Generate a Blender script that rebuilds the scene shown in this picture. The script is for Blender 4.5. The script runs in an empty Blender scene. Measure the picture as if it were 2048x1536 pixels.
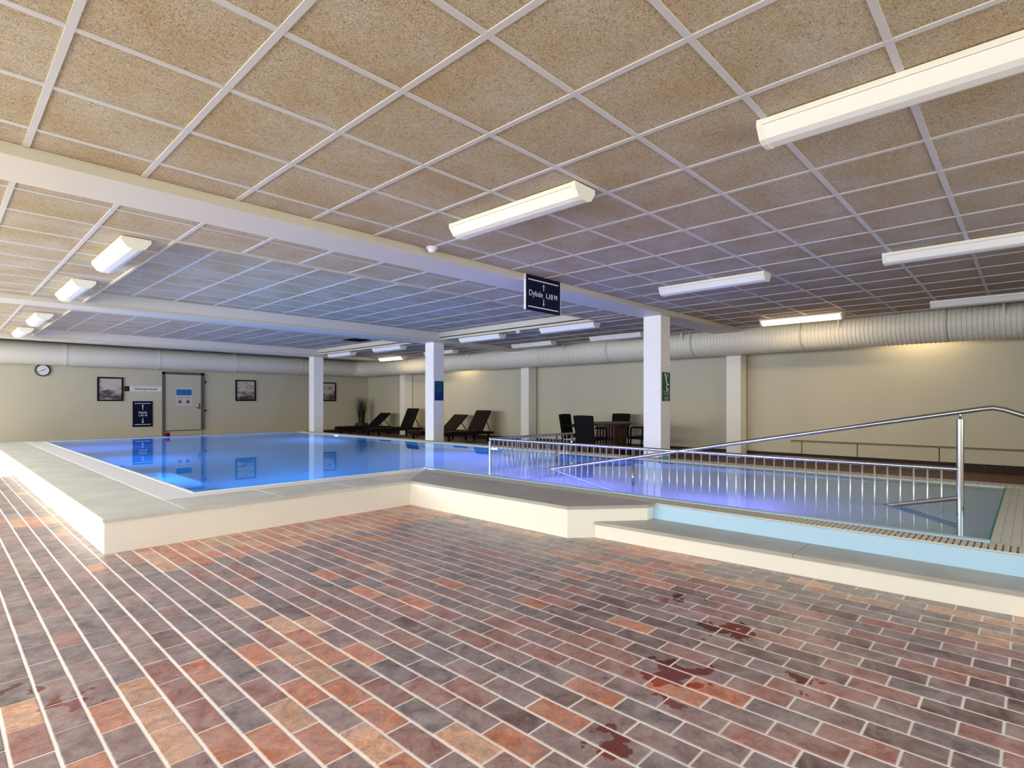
import bpy, bmesh, math, random
from mathutils import Vector, Matrix
R = random.Random(7)
scene = bpy.context.scene
COL = scene.collection

# ------------------------------------------------------------------ camera
F_PX, YAW, CX, CY, CAM_H = 1099.85, 0.7597, 1019.08, 805.55, 1.189
cam_data = bpy.data.cameras.new('camera')
cam_data.sensor_fit = 'HORIZONTAL'
cam_data.sensor_width = 36.0
cam_data.lens = 36.0 * F_PX / 2048.0
cam_data.shift_x = (1024.0 - CX) / 2048.0
cam_data.shift_y = (CY - 768.0) / 2048.0
cam_data.clip_start = 0.02
cam_data.clip_end = 200
cam = bpy.data.objects.new('camera', cam_data)
cam.location = (0, 0, CAM_H)
cam.rotation_euler = (math.pi / 2, 0, YAW - math.pi / 2)
COL.objects.link(cam)
scene.camera = cam

# ------------------------------------------------------------------ world, lights, exposure
world = bpy.data.worlds.new('world')
scene.world = world
world.use_nodes = True
world.node_tree.nodes['Background'].inputs[0].default_value = (0.75, 0.85, 1.0, 1)
world.node_tree.nodes['Background'].inputs[1].default_value = 1.0
vs = scene.view_settings
vs.view_transform = 'Standard'
vs.look = 'None'
vs.gamma = 1.0
vs.use_curve_mapping = False
vs.exposure = 0.06
cy = scene.cycles
cy.use_denoising = True
cy.use_adaptive_sampling = True
cy.adaptive_threshold = 0.03
cy.max_bounces = 8
cy.diffuse_bounces = 5
cy.glossy_bounces = 4
cy.transparent_max_bounces = 12
cy.sample_clamp_indirect = 6.0
cy.caustics_reflective = False
cy.caustics_refractive = True


def area(name, loc, rot, sx, sy, power, color, spread=math.pi):
    d = bpy.data.lights.new(name, 'AREA')
    d.shape = 'RECTANGLE'
    d.size, d.size_y = sx, sy
    d.energy = power
    d.color = color
    d.spread = spread
    o = bpy.data.objects.new(name, d)
    o.location = loc
    o.rotation_euler = rot
    COL.objects.link(o)
    return o


HALF = math.pi / 2
DAY = (1.0, 0.985, 0.96)
TILT = math.radians(24)         # sky light falls slightly downwards
XL, YN = -2.6, -3.6            # left and near wall planes (behind the photographer's field of view)
WIN_L = [(-2.2, 0.2), (0.8, 3.2), (3.8, 6.2), (6.8, 9.2), (9.8, 12.2), (12.8, 15.2), (15.8, 18.2)]
WIN_N = [(-1.8, 0.6), (1.2, 3.6), (4.2, 6.6)]
for i, (a, b) in enumerate(WIN_L):      # daylight entering by unseen windows assumed in the left wall (local -Z -> +X)
    area('daylight', (XL - 0.16, (a + b) / 2, 1.6), (0, -HALF + TILT, 0), 1.7, b - a, (75, 115, 185, 200, 200, 205, 215)[i], DAY)
for a, b in WIN_N:                      # daylight entering by windows also assumed in the near wall, out of view
    area('daylight', ((a + b) / 2, YN - 0.16, 1.6), (HALF - TILT, 0, 0), b - a, 1.7, 80, DAY)
BLUE = (0.12, 0.32, 1.0)
VIOLET = (0.28, 0.24, 1.0)
CYAN = (0.09, 0.42, 1.0)
# underwater pool lamps, visible ones first, then unseen ones added to light the basin: position, facing (+x / -x / +y / -y), colour, power
POOL_LAMPS = [((7.985, 14.37, 0.08), '-x', BLUE, 88), ((7.985, 8.01, 0.08), '-x', VIOLET, 96),
              ((1.88, 8.0, 0.03), '+x', CYAN, 88), ((1.88, 11.6, -0.1), '+x', BLUE, 96), ((1.88, 15.0, -0.1), '+x', VIOLET, 96),
              ((3.2, 6.22, -0.1), '+y', CYAN, 100), ((4.845, 4.6, -0.05), '+x', VIOLET, 70), ((4.845, 2.4, 0.02), '+x', VIOLET, 45)]
ROTS = {'+x': (0, -HALF, 0), '-x': (0, HALF, 0), '+y': (HALF, 0, 0), '-y': (-HALF, 0, 0)}
for (x, y, z), d, c, p in POOL_LAMPS:
    p *= 1.3
    off = {'+x': (.03, 0, 0), '-x': (-.03, 0, 0), '+y': (0, .03, 0), '-y': (0, -.03, 0)}[d]
    area('pool_light', (x + off[0], y + off[1], z + off[2]), ROTS[d], 0.2, 0.2, p, c)
WARM = (1.0, 0.80, 0.50)
# unseen warm lights, assumed from the bright wall patches, added behind the air duct
for y, p in ((1.45, 13), (13.8, 11)):
    area('assumed_wall_light', (12.30, y, 2.70), (0, 0, 0), 0.10, 0.9, p, WARM)


# ------------------------------------------------------------------ helpers
def lin(c):
    return tuple(((v / 255) / 12.92 if v / 255 <= 0.04045 else ((v / 255 + 0.055) / 1.055) ** 2.4) for v in c) + (1,)


def mat(name, rgb, rough=0.6, metal=0.0, var=0.0, scale=8.0, bump=0.0, bscale=60.0, spec=0.5, rgb2=None):
    """plain procedural material: two close tones mixed by noise, optional fine bump"""
    m = bpy.data.materials.new(name)
    m.use_nodes = True
    nt = m.node_tree
    b = nt.nodes['Principled BSDF']
    b.inputs['Roughness'].default_value = rough
    b.inputs['Metallic'].default_value = metal
    b.inputs['Specular IOR Level'].default_value = spec
    c = lin(rgb)
    geo = nt.nodes.new('ShaderNodeNewGeometry')
    n = nt.nodes.new('ShaderNodeTexNoise')
    n.inputs['Scale'].default_value = scale
    n.inputs['Detail'].default_value = 4
    nt.links.new(geo.outputs['Position'], n.inputs['Vector'])
    mx = nt.nodes.new('ShaderNodeMix')
    mx.data_type = 'RGBA'
    nt.links.new(n.outputs['Fac'], mx.inputs[0])
    c2 = lin(rgb2) if rgb2 else tuple(v * (1 - var) for v in c[:3]) + (1,)
    c1 = c if rgb2 else tuple(min(1, v * (1 + var)) for v in c[:3]) + (1,)
    mx.inputs[6].default_value = c1
    mx.inputs[7].default_value = c2
    nt.links.new(mx.outputs[2], b.inputs['Base Color'])
    if bump:
        n2 = nt.nodes.new('ShaderNodeTexNoise')
        n2.inputs['Scale'].default_value = bscale
        n2.inputs['Detail'].default_value = 3
        nt.links.new(geo.outputs['Position'], n2.inputs['Vector'])
        bp = nt.nodes.new('ShaderNodeBump')
        bp.inputs['Strength'].default_value = bump
        bp.inputs['Distance'].default_value = 0.01
        nt.links.new(n2.outputs['Fac'], bp.inputs['Height'])
        nt.links.new(bp.outputs['Normal'], b.inputs['Normal'])
    return m


def emis(name, rgb, strength):
    m = bpy.data.materials.new(name)
    m.use_nodes = True
    b = m.node_tree.nodes['Principled BSDF']
    b.inputs['Base Color'].default_value = lin(rgb)
    b.inputs['Emission Color'].default_value = lin(rgb)
    b.inputs['Emission Strength'].default_value = strength
    return m


class MB:
    """mesh builder"""

    def __init__(self):
        self.bm = bmesh.new()

    def poly(self, pts):
        vs_ = [self.bm.verts.new(p) for p in pts]
        return self.bm.faces.new(vs_)

    def box(self, x0, x1, y0, y1, z0, z1, mtx=None, bev=0.0):
        c = [(x, y, z) for z in (z0, z1) for y in (y0, y1) for x in (x0, x1)]
        vs_ = [self.bm.verts.new(mtx @ Vector(p) if mtx else p) for p in c]
        fs = []
        for f in ((0, 2, 3, 1), (4, 5, 7, 6), (0, 1, 5, 4), (2, 6, 7, 3), (0, 4, 6, 2), (1, 3, 7, 5)):
            fs.append(self.bm.faces.new([vs_[i] for i in f]))
        if bev:
            es = list({e for f in fs for e in f.edges})
            bmesh.ops.bevel(self.bm, geom=es, offset=bev, segments=2, profile=0.6, affect='EDGES')
        return self

    def prism(self, pts, z0, z1):
        n = len(pts)
        lo = [self.bm.verts.new((p[0], p[1], z0)) for p in pts]
        hi = [self.bm.verts.new((p[0], p[1], z1)) for p in pts]
        self.bm.faces.new(list(reversed(lo)))
        self.bm.faces.new(hi)
        for i in range(n):
            j = (i + 1) % n
            self.bm.faces.new((lo[i], lo[j], hi[j], hi[i]))
        return self

    def tube(self, path, r, n=10, caps=True, radii=None):
        pts = [Vector(p) for p in path]
        rings = []
        for i, p in enumerate(pts):
            a = pts[i] - pts[i - 1] if i else pts[1] - pts[0]
            b = pts[i + 1] - pts[i] if i < len(pts) - 1 else a
            d = (a.normalized() + b.normalized()).normalized()
            up = Vector((0, 0, 1)) if abs(d.z) < 0.9 else Vector((1, 0, 0))
            u = d.cross(up).normalized()
            v = d.cross(u).normalized()
            rr = radii[i] if radii else r
            rings.append([self.bm.verts.new(p + u * rr * math.cos(2 * math.pi * k / n) + v * rr * math.sin(2 * math.pi * k / n)) for k in range(n)])
        for a, b in zip(rings, rings[1:]):
            for k in range(n):
                f = self.bm.faces.new((a[k], a[(k + 1) % n], b[(k + 1) % n], b[k]))
                f.smooth = True
        if caps:
            self.bm.faces.new(list(reversed(rings[0])))
            self.bm.faces.new(rings[-1])
        return self

    def lathe(self, prof, c=(0, 0, 0), n=24, axis='z'):
        rings = []
        for r, h in prof:
            ring = []
            for k in range(n):
                a = 2 * math.pi * k / n
                p = (r * math.cos(a), r * math.sin(a), h)
                if axis == 'y':
                    p = (p[0], p[2], p[1])
                elif axis == 'x':
                    p = (p[2], p[0], p[1])
                ring.append(self.bm.verts.new((p[0] + c[0], p[1] + c[1], p[2] + c[2])))
            rings.append(ring)
        for a, b in zip(rings, rings[1:]):
            for k in range(n):
                f = self.bm.faces.new((a[k], a[(k + 1) % n], b[(k + 1) % n], b[k]))
                f.smooth = True
        self.bm.faces.new(list(reversed(rings[0])))
        self.bm.faces.new(rings[-1])
        return self

    def mesh(self, name):
        bmesh.ops.recalc_face_normals(self.bm, faces=self.bm.faces)
        for e in self.bm.edges:
            if len(e.link_faces) == 2 and e.calc_face_angle(0) > .6:
                e.smooth = False
        me = bpy.data.meshes.new(name)
        self.bm.to_mesh(me)
        self.bm.free()
        return me

    def build(self, name, m, parent=None, loc=None):
        return link(name, self.mesh(name), m, parent, loc)


def link(name, me, m=None, parent=None, loc=None, rotz=0.0):
    o = bpy.data.objects.new(name, me)
    if m is not None and me is not None and not me.materials:
        me.materials.append(m)
    COL.objects.link(o)
    if parent is not None:
        o.parent = parent
    if loc is not None:
        o.location = loc
    if rotz:
        o.rotation_euler[2] = rotz
    return o


def tag(o, label=None, cat=None, group=None, kind=None):
    if label: o['label'] = label
    if cat: o['category'] = cat
    if group: o['group'] = group
    if kind: o['kind'] = kind
    return o


def thing(name, label, cat, loc=(0, 0, 0), rotz=0.0, group=None):
    o = bpy.data.objects.new(name, None)
    o.empty_display_size = 0.1
    COL.objects.link(o)
    o.location = loc
    o.rotation_euler[2] = rotz
    return tag(o, label, cat, group)


def dup(root, loc, rotz, label, group=None):
    r = root.copy(); COL.objects.link(r)
    r.location = loc; r.rotation_euler = (0, 0, rotz); r['label'] = label
    if group: r['group'] = group
    for ch in list(root.children):
        c = ch.copy(); COL.objects.link(c); c.parent = r
        for g in list(ch.children):
            d = g.copy(); COL.objects.link(d); d.parent = c
    return r


def text_mesh(s, size, m, name, parent, mtx, align='CENTER', bold=0.0):
    cu = bpy.data.curves.new('lettering', 'FONT')
    cu.body = s
    cu.size = size
    cu.align_x = align
    cu.align_y = 'CENTER'
    cu.offset = bold
    cu.extrude = 0.0008
    tmp = bpy.data.objects.new('lettering_tmp', cu)
    COL.objects.link(tmp)
    bpy.context.view_layer.update()
    me = bpy.data.meshes.new_from_object(tmp.evaluated_get(bpy.context.evaluated_depsgraph_get()))
    bpy.data.objects.remove(tmp)
    me.transform(mtx)
    me.materials.clear()
    me.materials.append(m)
    return link(name, me, None, parent)


# ------------------------------------------------------------------ materials
def wood_wool():
    m = bpy.data.materials.new('wood_wool')
    m.use_nodes = True
    nt = m.node_tree
    b = nt.nodes['Principled BSDF']
    b.inputs['Roughness'].default_value = 0.95
    b.inputs['Specular IOR Level'].default_value = 0.1
    geo = nt.nodes.new('ShaderNodeNewGeometry')
    big = nt.nodes.new('ShaderNodeTexNoise'); big.inputs['Scale'].default_value = 2.2; big.inputs['Detail'].default_value = 3
    fine = nt.nodes.new('ShaderNodeTexNoise'); fine.inputs['Scale'].default_value = 75; fine.inputs['Detail'].default_value = 5; fine.inputs['Distortion'].default_value = 2.5
    for n in (big, fine):
        nt.links.new(geo.outputs['Position'], n.inputs['Vector'])
    r1 = nt.nodes.new('ShaderNodeValToRGB')
    r1.color_ramp.elements[0].position = 0.33; r1.color_ramp.elements[0].color = lin((130, 118, 98))
    r1.color_ramp.elements[1].position = 0.62; r1.color_ramp.elements[1].color = lin((214, 202, 181))
    e = r1.color_ramp.elements.new(0.46); e.color = lin((186, 172, 147))
    nt.links.new(fine.outputs['Fac'], r1.inputs[0])
    r2 = nt.nodes.new('ShaderNodeValToRGB')
    r2.color_ramp.elements[0].position = 0.35; r2.color_ramp.elements[0].color = lin((240, 228, 206))
    r2.color_ramp.elements[1].position = 0.7; r2.color_ramp.elements[1].color = (1, 1, 1, 1)
    nt.links.new(big.outputs['Fac'], r2.inputs[0])
    mx = nt.nodes.new('ShaderNodeMix'); mx.data_type = 'RGBA'; mx.blend_type = 'MULTIPLY'; mx.inputs[0].default_value = 1
    nt.links.new(r1.outputs[0], mx.inputs[6]); nt.links.new(r2.outputs[0], mx.inputs[7])
    nt.links.new(mx.outputs[2], b.inputs['Base Color'])
    bp = nt.nodes.new('ShaderNodeBump'); bp.inputs['Strength'].default_value = 0.5; bp.inputs['Distance'].default_value = 0.004
    nt.links.new(fine.outputs['Fac'], bp.inputs['Height']); nt.links.new(bp.outputs['Normal'], b.inputs['Normal'])
    return m


WET = [(2.86, 1.16, .17), (2.25, 1.13, .17), (2.0, 1.02, .10), (1.62, 1.02, .10), (1.70, 1.12, .07), (0.40, 2.78, .11), (0.28, 3.05, .10), (3.1, 1.55, .12), (2.55, .70, .09)]


def tile_mat(name, from_object):
    m = bpy.data.materials.new(name)
    m.use_nodes = True
    nt = m.node_tree
    L = nt.links.new
    N = nt.nodes.new
    b = nt.nodes['Principled BSDF']
    geo = N('ShaderNodeNewGeometry')
    if from_object:
        src = N('ShaderNodeObjectInfo'); base = src.outputs['Color']
    else:
        src = N('ShaderNodeAttribute'); src.attribute_name = 'tile_colour'; base = src.outputs['Color']
    # cloudy tone inside each tile
    n1 = N('ShaderNodeTexNoise'); n1.inputs['Scale'].default_value = 13; n1.inputs['Detail'].default_value = 6; n1.inputs['Roughness'].default_value = .6; n1.inputs['Distortion'].default_value = .8
    L(geo.outputs['Position'], n1.inputs['Vector'])
    r1 = N('ShaderNodeValToRGB')
    r1.color_ramp.elements[0].position = .30; r1.color_ramp.elements[0].color = (.56, .50, .54, 1)
    r1.color_ramp.elements[1].position = .68; r1.color_ramp.elements[1].color = (1.25, 1.2, 1.15, 1)
    L(n1.outputs['Fac'], r1.inputs[0])
    mul = N('ShaderNodeMix'); mul.data_type = 'RGBA'; mul.blend_type = 'MULTIPLY'; mul.inputs[0].default_value = 1
    n3 = N('ShaderNodeTexNoise'); n3.inputs['Scale'].default_value = 48; n3.inputs['Detail'].default_value = 5; n3.inputs['Distortion'].default_value = 1.5
    L(geo.outputs['Position'], n3.inputs['Vector'])
    r3 = N('ShaderNodeValToRGB')
    r3.color_ramp.elements[0].position = .32; r3.color_ramp.elements[0].color = (.72, .68, .68, 1)
    r3.color_ramp.elements[1].position = .62; r3.color_ramp.elements[1].color = (1.15, 1.12, 1.1, 1)
    L(n3.outputs['Fac'], r3.inputs[0])
    mul0 = N('ShaderNodeMix'); mul0.data_type = 'RGBA'; mul0.blend_type = 'MULTIPLY'; mul0.inputs[0].default_value = 1
    L(r1.outputs[0], mul0.inputs[6]); L(r3.outputs[0], mul0.inputs[7])
    L(base, mul.inputs[6]); L(mul0.outputs[2], mul.inputs[7])
    # pale lime film
    n2 = N('ShaderNodeTexNoise'); n2.inputs['Scale'].default_value = 7; n2.inputs['Detail'].default_value = 10; n2.inputs['Roughness'].default_value = .75; n2.inputs['Distortion'].default_value = .6
    L(geo.outputs['Position'], n2.inputs['Vector'])
    r2 = N('ShaderNodeMapRange'); r2.inputs[1].default_value = .40; r2.inputs[2].default_value = .66; r2.inputs[3].default_value = .04; r2.inputs[4].default_value = .52
    L(n2.outputs['Fac'], r2.inputs[0])
    film = N('ShaderNodeMix'); film.data_type = 'RGBA'
    L(r2.outputs[0], film.inputs[0]); L(mul.outputs[2], film.inputs[6]); film.inputs[7].default_value = lin((196, 184, 182))
    # wet spots: darker, redder, shiny
    nz = N('ShaderNodeTexNoise'); nz.inputs['Scale'].default_value = 11; nz.inputs['Detail'].default_value = 4
    L(geo.outputs['Position'], nz.inputs['Vector'])
    acc = None
    for x, y, r in WET:
        d = N('ShaderNodeVectorMath'); d.operation = 'DISTANCE'; d.inputs[1].default_value = (x, y, 0)
        L(geo.outputs['Position'], d.inputs[0])
        q = N('ShaderNodeMath'); q.operation = 'SUBTRACT'; q.inputs[0].default_value = r
        L(d.outputs['Value'], q.inputs[1])
        if acc is None:
            acc = q
        else:
            mxx = N('ShaderNodeMath'); mxx.operation = 'MAXIMUM'
            L(acc.outputs[0], mxx.inputs[0]); L(q.outputs[0], mxx.inputs[1]); acc = mxx
    s1 = N('ShaderNodeMath'); s1.operation = 'MULTIPLY_ADD'; s1.inputs[1].default_value = 0.55; s1.inputs[2].default_value = -0.325
    L(nz.outputs['Fac'], s1.inputs[0])
    s2 = N('ShaderNodeMath'); s2.operation = 'ADD'
    L(acc.outputs[0], s2.inputs[0]); L(s1.outputs[0], s2.inputs[1])
    wet = N('ShaderNodeMapRange'); wet.inputs[1].default_value = 0.0; wet.inputs[2].default_value = .02
    L(s2.outputs[0], wet.inputs[0])
    dark = N('ShaderNodeMix'); dark.data_type = 'RGBA'; dark.blend_type = 'MULTIPLY'; dark.inputs[0].default_value = 1; dark.inputs[7].default_value = (.66, .26, .20, 1)
    L(base, dark.inputs[6])
    out = N('ShaderNodeMix'); out.data_type = 'RGBA'
    L(wet.outputs[0], out.inputs[0]); L(film.outputs[2], out.inputs[6]); L(dark.outputs[2], out.inputs[7])
    L(out.outputs[2], b.inputs['Base Color'])
    rr = N('ShaderNodeMapRange'); rr.inputs[3].default_value = .36; rr.inputs[4].default_value = .12
    L(wet.outputs[0], rr.inputs[0]); L(rr.outputs[0], b.inputs['Roughness'])
    bp = N('ShaderNodeBump'); bp.inputs['Strength'].default_value = .25; bp.inputs['Distance'].default_value = .004
    L(n1.outputs['Fac'], bp.inputs['Height']); L(bp.outputs['Normal'], b.inputs['Normal'])
    return m


def brick_mat(name, c1, c2, mortar, w, h, rough, mort=0.01, offset=.5):
    m = bpy.data.materials.new(name)
    m.use_nodes = True
    nt = m.node_tree
    b = nt.nodes['Principled BSDF']
    b.inputs['Roughness'].default_value = rough
    geo = nt.nodes.new('ShaderNodeNewGeometry')
    mp = nt.nodes.new('ShaderNodeMapping'); mp.inputs['Rotation'].default_value = (0, 0, HALF)
    br = nt.nodes.new('ShaderNodeTexBrick')
    br.inputs['Color1'].default_value = lin(c1); br.inputs['Color2'].default_value = lin(c2); br.inputs['Mortar'].default_value = lin(mortar)
    br.inputs['Scale'].default_value = 1; br.inputs['Mortar Size'].default_value = mort / 2
    br.inputs['Brick Width'].default_value = w; br.inputs['Row Height'].default_value = h
    br.offset = offset
    nt.links.new(geo.outputs['Position'], mp.inputs['Vector']); nt.links.new(mp.outputs[0], br.inputs['Vector'])
    nt.links.new(br.outputs['Color'], b.inputs['Base Color'])
    return m


def water_mat():
    m = bpy.data.materials.new('pool_water')
    m.use_nodes = True
    nt = m.node_tree
    nt.nodes.remove(nt.nodes['Principled BSDF'])
    out = nt.nodes['Material Output']
    g = nt.nodes.new('ShaderNodeBsdfGlass')
    g.inputs['Color'].default_value = (.80, .97, 1, 1)
    g.inputs['Roughness'].default_value = 0.0
    g.inputs['IOR'].default_value = 1.33
    geo = nt.nodes.new('ShaderNodeNewGeometry')
    n = nt.nodes.new('ShaderNodeTexNoise'); n.inputs['Scale'].default_value = 1.2; n.inputs['Detail'].default_value = 1
    nt.links.new(geo.outputs['Position'], n.inputs['Vector'])
    bp = nt.nodes.new('ShaderNodeBump'); bp.inputs['Strength'].default_value = .04; bp.inputs['Distance'].default_value = .01
    nt.links.new(n.outputs['Fac'], bp.inputs['Height'])
    nt.links.new(bp.outputs['Normal'], g.inputs['Normal'])
    nt.links.new(g.outputs[0], out.inputs['Surface'])
    return m


def glass_mat():
    m = bpy.data.materials.new('window_glass')
    m.use_nodes = True
    nt = m.node_tree
    nt.nodes.remove(nt.nodes['Principled BSDF'])
    out = nt.nodes['Material Output']
    tr = nt.nodes.new('ShaderNodeBsdfTransparent'); tr.inputs[0].default_value = (.96, .98, .98, 1)
    gl = nt.nodes.new('ShaderNodeBsdfGlossy'); gl.inputs['Roughness'].default_value = .02
    fr = nt.nodes.new('ShaderNodeFresnel'); fr.inputs[0].default_value = 1.45
    mx = nt.nodes.new('ShaderNodeMixShader')
    nt.links.new(fr.outputs[0], mx.inputs[0]); nt.links.new(tr.outputs[0], mx.inputs[1]); nt.links.new(gl.outputs[0], mx.inputs[2])
    nt.links.new(mx.outputs[0], out.inputs['Surface'])
    return m


def picture_mat(name, seed):
    m = bpy.data.materials.new(name)
    m.use_nodes = True
    nt = m.node_tree
    b = nt.nodes['Principled BSDF']; b.inputs['Roughness'].default_value = .35
    geo = nt.nodes.new('ShaderNodeNewGeometry')
    mp = nt.nodes.new('ShaderNodeMapping'); mp.inputs['Location'].default_value = (seed, seed * 2, seed); mp.inputs['Scale'].default_value = (2.2, 1, 5)
    n = nt.nodes.new('ShaderNodeTexNoise'); n.inputs['Scale'].default_value = 1.8; n.inputs['Detail'].default_value = 6; n.inputs['Distortion'].default_value = .6
    nt.links.new(geo.outputs['Position'], mp.inputs['Vector']); nt.links.new(mp.outputs[0], n.inputs['Vector'])
    sep = nt.nodes.new('ShaderNodeSeparateXYZ'); nt.links.new(geo.outputs['Position'], sep.inputs[0])
    hz = nt.nodes.new('ShaderNodeMapRange'); hz.inputs[1].default_value = 1.35; hz.inputs[2].default_value = 1.9; hz.inputs[3].default_value = -.12; hz.inputs[4].default_value = .2
    nt.links.new(sep.outputs['Z'], hz.inputs[0])
    ad = nt.nodes.new('ShaderNodeMath'); ad.operation = 'ADD'
    nt.links.new(n.outputs['Fac'], ad.inputs[0]); nt.links.new(hz.outputs[0], ad.inputs[1])
    r = nt.nodes.new('ShaderNodeValToRGB')
    r.color_ramp.elements[0].position = .36; r.color_ramp.elements[0].color = lin((70, 62, 56))
    r.color_ramp.elements[1].position = .58; r.color_ramp.elements[1].color = lin((196, 188, 180))
    nt.links.new(ad.outputs[0], r.inputs[0]); nt.links.new(r.outputs[0], b.inputs['Base Color'])
    return m


M = {}
M['panel'] = wood_wool()
M['rail'] = mat('white_grid_rail', (206, 202, 196), .5, var=.02)
M['cream'] = mat('cream_paint', (226, 220, 200), .55, var=.03, scale=3)
M['beam'] = mat('cream_beam_paint', (220, 212, 194), .5, var=.02, scale=2)
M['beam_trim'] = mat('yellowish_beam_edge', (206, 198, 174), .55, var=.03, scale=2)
M['wall'] = mat('olive_cream_wall', (203, 197, 172), .75, var=.05, scale=1.3, bump=.12, bscale=25)
M['column'] = mat('white_column_paint', (242, 239, 228), .5, var=.02, scale=4)
M['plaster'] = mat('white_plaster', (240, 236, 222), .6, var=.03, scale=5, bump=.1, bscale=40)
M['stone'] = mat('grey_coping_stone', (232, 232, 222), .4, var=.0, scale=2.6, bump=.06, bscale=60, rgb2=(176, 178, 170))
M['stone_dark'] = mat('grey_step_stone', (194, 190, 180), .42, scale=3.0, bump=.06, bscale=60, rgb2=(150, 147, 138))
M['rim'] = mat('white_overflow_rim', (252, 252, 253), .3, var=.02)
M['rim_beige'] = mat('pale_overflow_rim', (200, 200, 186), .4, var=.04, scale=8)
M['grate'] = mat('beige_grate', (206, 200, 184), .5, var=.03)
M['gutter'] = mat('dark_gutter', (112, 104, 92), .8)
M['band'] = mat('light_blue_pool_paint', (182, 218, 242), .5, var=.03, scale=3)
M['lip'] = mat('pale_blue_lip_glow', (226, 240, 250), .35)
M['basin'] = brick_mat('blue_basin_tile', (98, 164, 204), (92, 156, 198), (140, 184, 206), .25, .25, .4, .006, 0)
M['ramp'] = mat('pale_ramp_coating', (206, 208, 222), .5, var=.03, scale=4)
M['water'] = water_mat()
M['landing'] = brick_mat('pale_landing_tile', (212, 210, 196), (204, 204, 190), (168, 166, 152), .05, .05, .5, .006, 0)
M['grout'] = mat('white_grout', (248, 245, 240), .8, var=.05, scale=12)
M['tile'] = tile_mat('clay_tile', True)
M['tile_field'] = tile_mat('clay_tile_field', False)
M['deck'] = brick_mat('brown_deck_tile', (84, 50, 34), (66, 40, 30), (84, 66, 54), .2475, .1175, .6, .008)
M['skirting'] = mat('dark_brown_skirting', (44, 28, 22), .7, var=.1, scale=6)
M['steel'] = mat('brushed_steel', (184, 182, 178), .25, 1.0, var=.03, scale=20)
M['satin'] = mat('satin_steel', (222, 220, 216), .42, .85)
M['duct'] = mat('pale_duct_paint', (228, 224, 206), .42, .0, var=.02, scale=2)
M['void'] = mat('dark_void', (58, 50, 42), .9)
M['lamp_body'] = mat('lamp_housing', (240, 237, 222), .45)
M['lamp_glass'] = mat('lamp_diffuser', (246, 244, 234), .4)
M['lamp_lit'] = emis('lit_lamp_diffuser', (255, 226, 170), 9.0)
M['black'] = mat('black_frame', (16, 14, 12), .5, spec=.2)
M['navy'] = mat('navy_sign', (10, 16, 44), .5, spec=.15)
M['white'] = mat('white_print', (232, 232, 236), .5)
M['green'] = mat('green_sign', (18, 84, 56), .5, spec=.2)
M['teal'] = mat('teal_sign', (10, 74, 92), .5, spec=.2)
M['dblue'] = mat('blue_sign', (12, 44, 104), .5, spec=.2)
M['mblue'] = mat('mid_blue_sign', (30, 104, 168), .4)
M['door'] = mat('door_paint', (196, 190, 168), .45, var=.02)
M['door_frame'] = mat('brown_door_frame', (92, 86, 66), .5)
M['dark_metal'] = mat('dark_metal', (60, 56, 50), .4, .6)
M['rattan'] = mat('dark_rattan', (15, 14, 14), .8, var=.3, scale=60, bump=.4, bscale=120, spec=.15)
M['rattan_brown'] = mat('brown_rattan', (32, 23, 19), .8, var=.3, scale=60, bump=.4, bscale=120, spec=.15)
M['wood'] = mat('red_brown_wood', (82, 46, 30), .5, var=.15, scale=12)
M['wood_dark'] = mat('dark_wood', (44, 28, 20), .5, var=.15, scale=12)
M['leaf'] = mat('dark_leaf', (30, 34, 18), .6, var=.2, scale=20)
M['pot'] = mat('dark_pot', (36, 32, 30), .6, var=.1)
M['grey_pic'] = mat('grey_print', (96, 90, 84), .5)
M['red'] = mat('red_plastic', (190, 30, 36), .4)
M['teal_plastic'] = mat('teal_plastic', (30, 130, 120), .5)
M['glass'] = glass_mat()
M['pool_lamp'] = emis('pool_lamp_glass', (190, 215, 255), 14.0)
M['clock_face'] = mat('clock_face', (226, 230, 230), .3)

# ------------------------------------------------------------------ dimensions
XW, YW = 12.45, 19.87          # right wall, far wall
ZC, ZCOF, ZB, ZTOP = 2.713, 2.875, 2.645, 3.25
XE = 11.30                     # ceiling edge before the duct gap
GX, GY, GP = 0.392, 2.840, 0.6
BEAMS = [(4.36, 4.87), (10.36, 10.86), (16.39, 16.89)]
CO_X0, CO_X1 = 1.60, 8.45
ZP = 0.28                      # pool coping top

# ------------------------------------------------------------------ floor
mb = MB()
for x0, x1, y0, y1 in [(XL, 4.6, YN, 5.4), (XL, 1.3, 5.4, YW)]:
    mb.box(x0, x1, y0, y1, -.12, -.003)
fl = mb.build('floor', M['grout'])
tag(fl, kind='structure')
mb = MB()
for x0, x1, y0, y1 in [(1.3, XW, 16.95, YW), (8.2, XW, YN, 16.95), (4.6, 8.2, YN, -1.4)]:
    mb.box(x0, x1, y0, y1, -.12, 0)
mb.build('deck_floor', M['deck'], fl)

TP, TL, TG, TGY = 0.1175, 0.2475, 0.0115, 0.009
TX0, TY0 = 0.180, 2.425


def vn(x, y, s):
    v = math.sin(x * 12.9898 * s + y * 78.233 + s * 3.1) * 43758.5453
    return v - math.floor(v)


def smooth(x, y, f, s):
    xi, yi = math.floor(x * f), math.floor(y * f)
    fx, fy = x * f - xi, y * f - yi
    fx, fy = fx * fx * (3 - 2 * fx), fy * fy * (3 - 2 * fy)
    a = vn(xi, yi, s) * (1 - fx) + vn(xi + 1, yi, s) * fx
    b = vn(xi, yi + 1, s) * (1 - fx) + vn(xi + 1, yi + 1, s) * fx
    return a * (1 - fy) + b * fy


PAL = dict(mauve=(146, 122, 122), slate=(124, 114, 118), red=(158, 110, 102), orange=(200, 130, 96), tan=(208, 166, 134), grey=(142, 136, 128), dark=(108, 82, 80))


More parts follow.
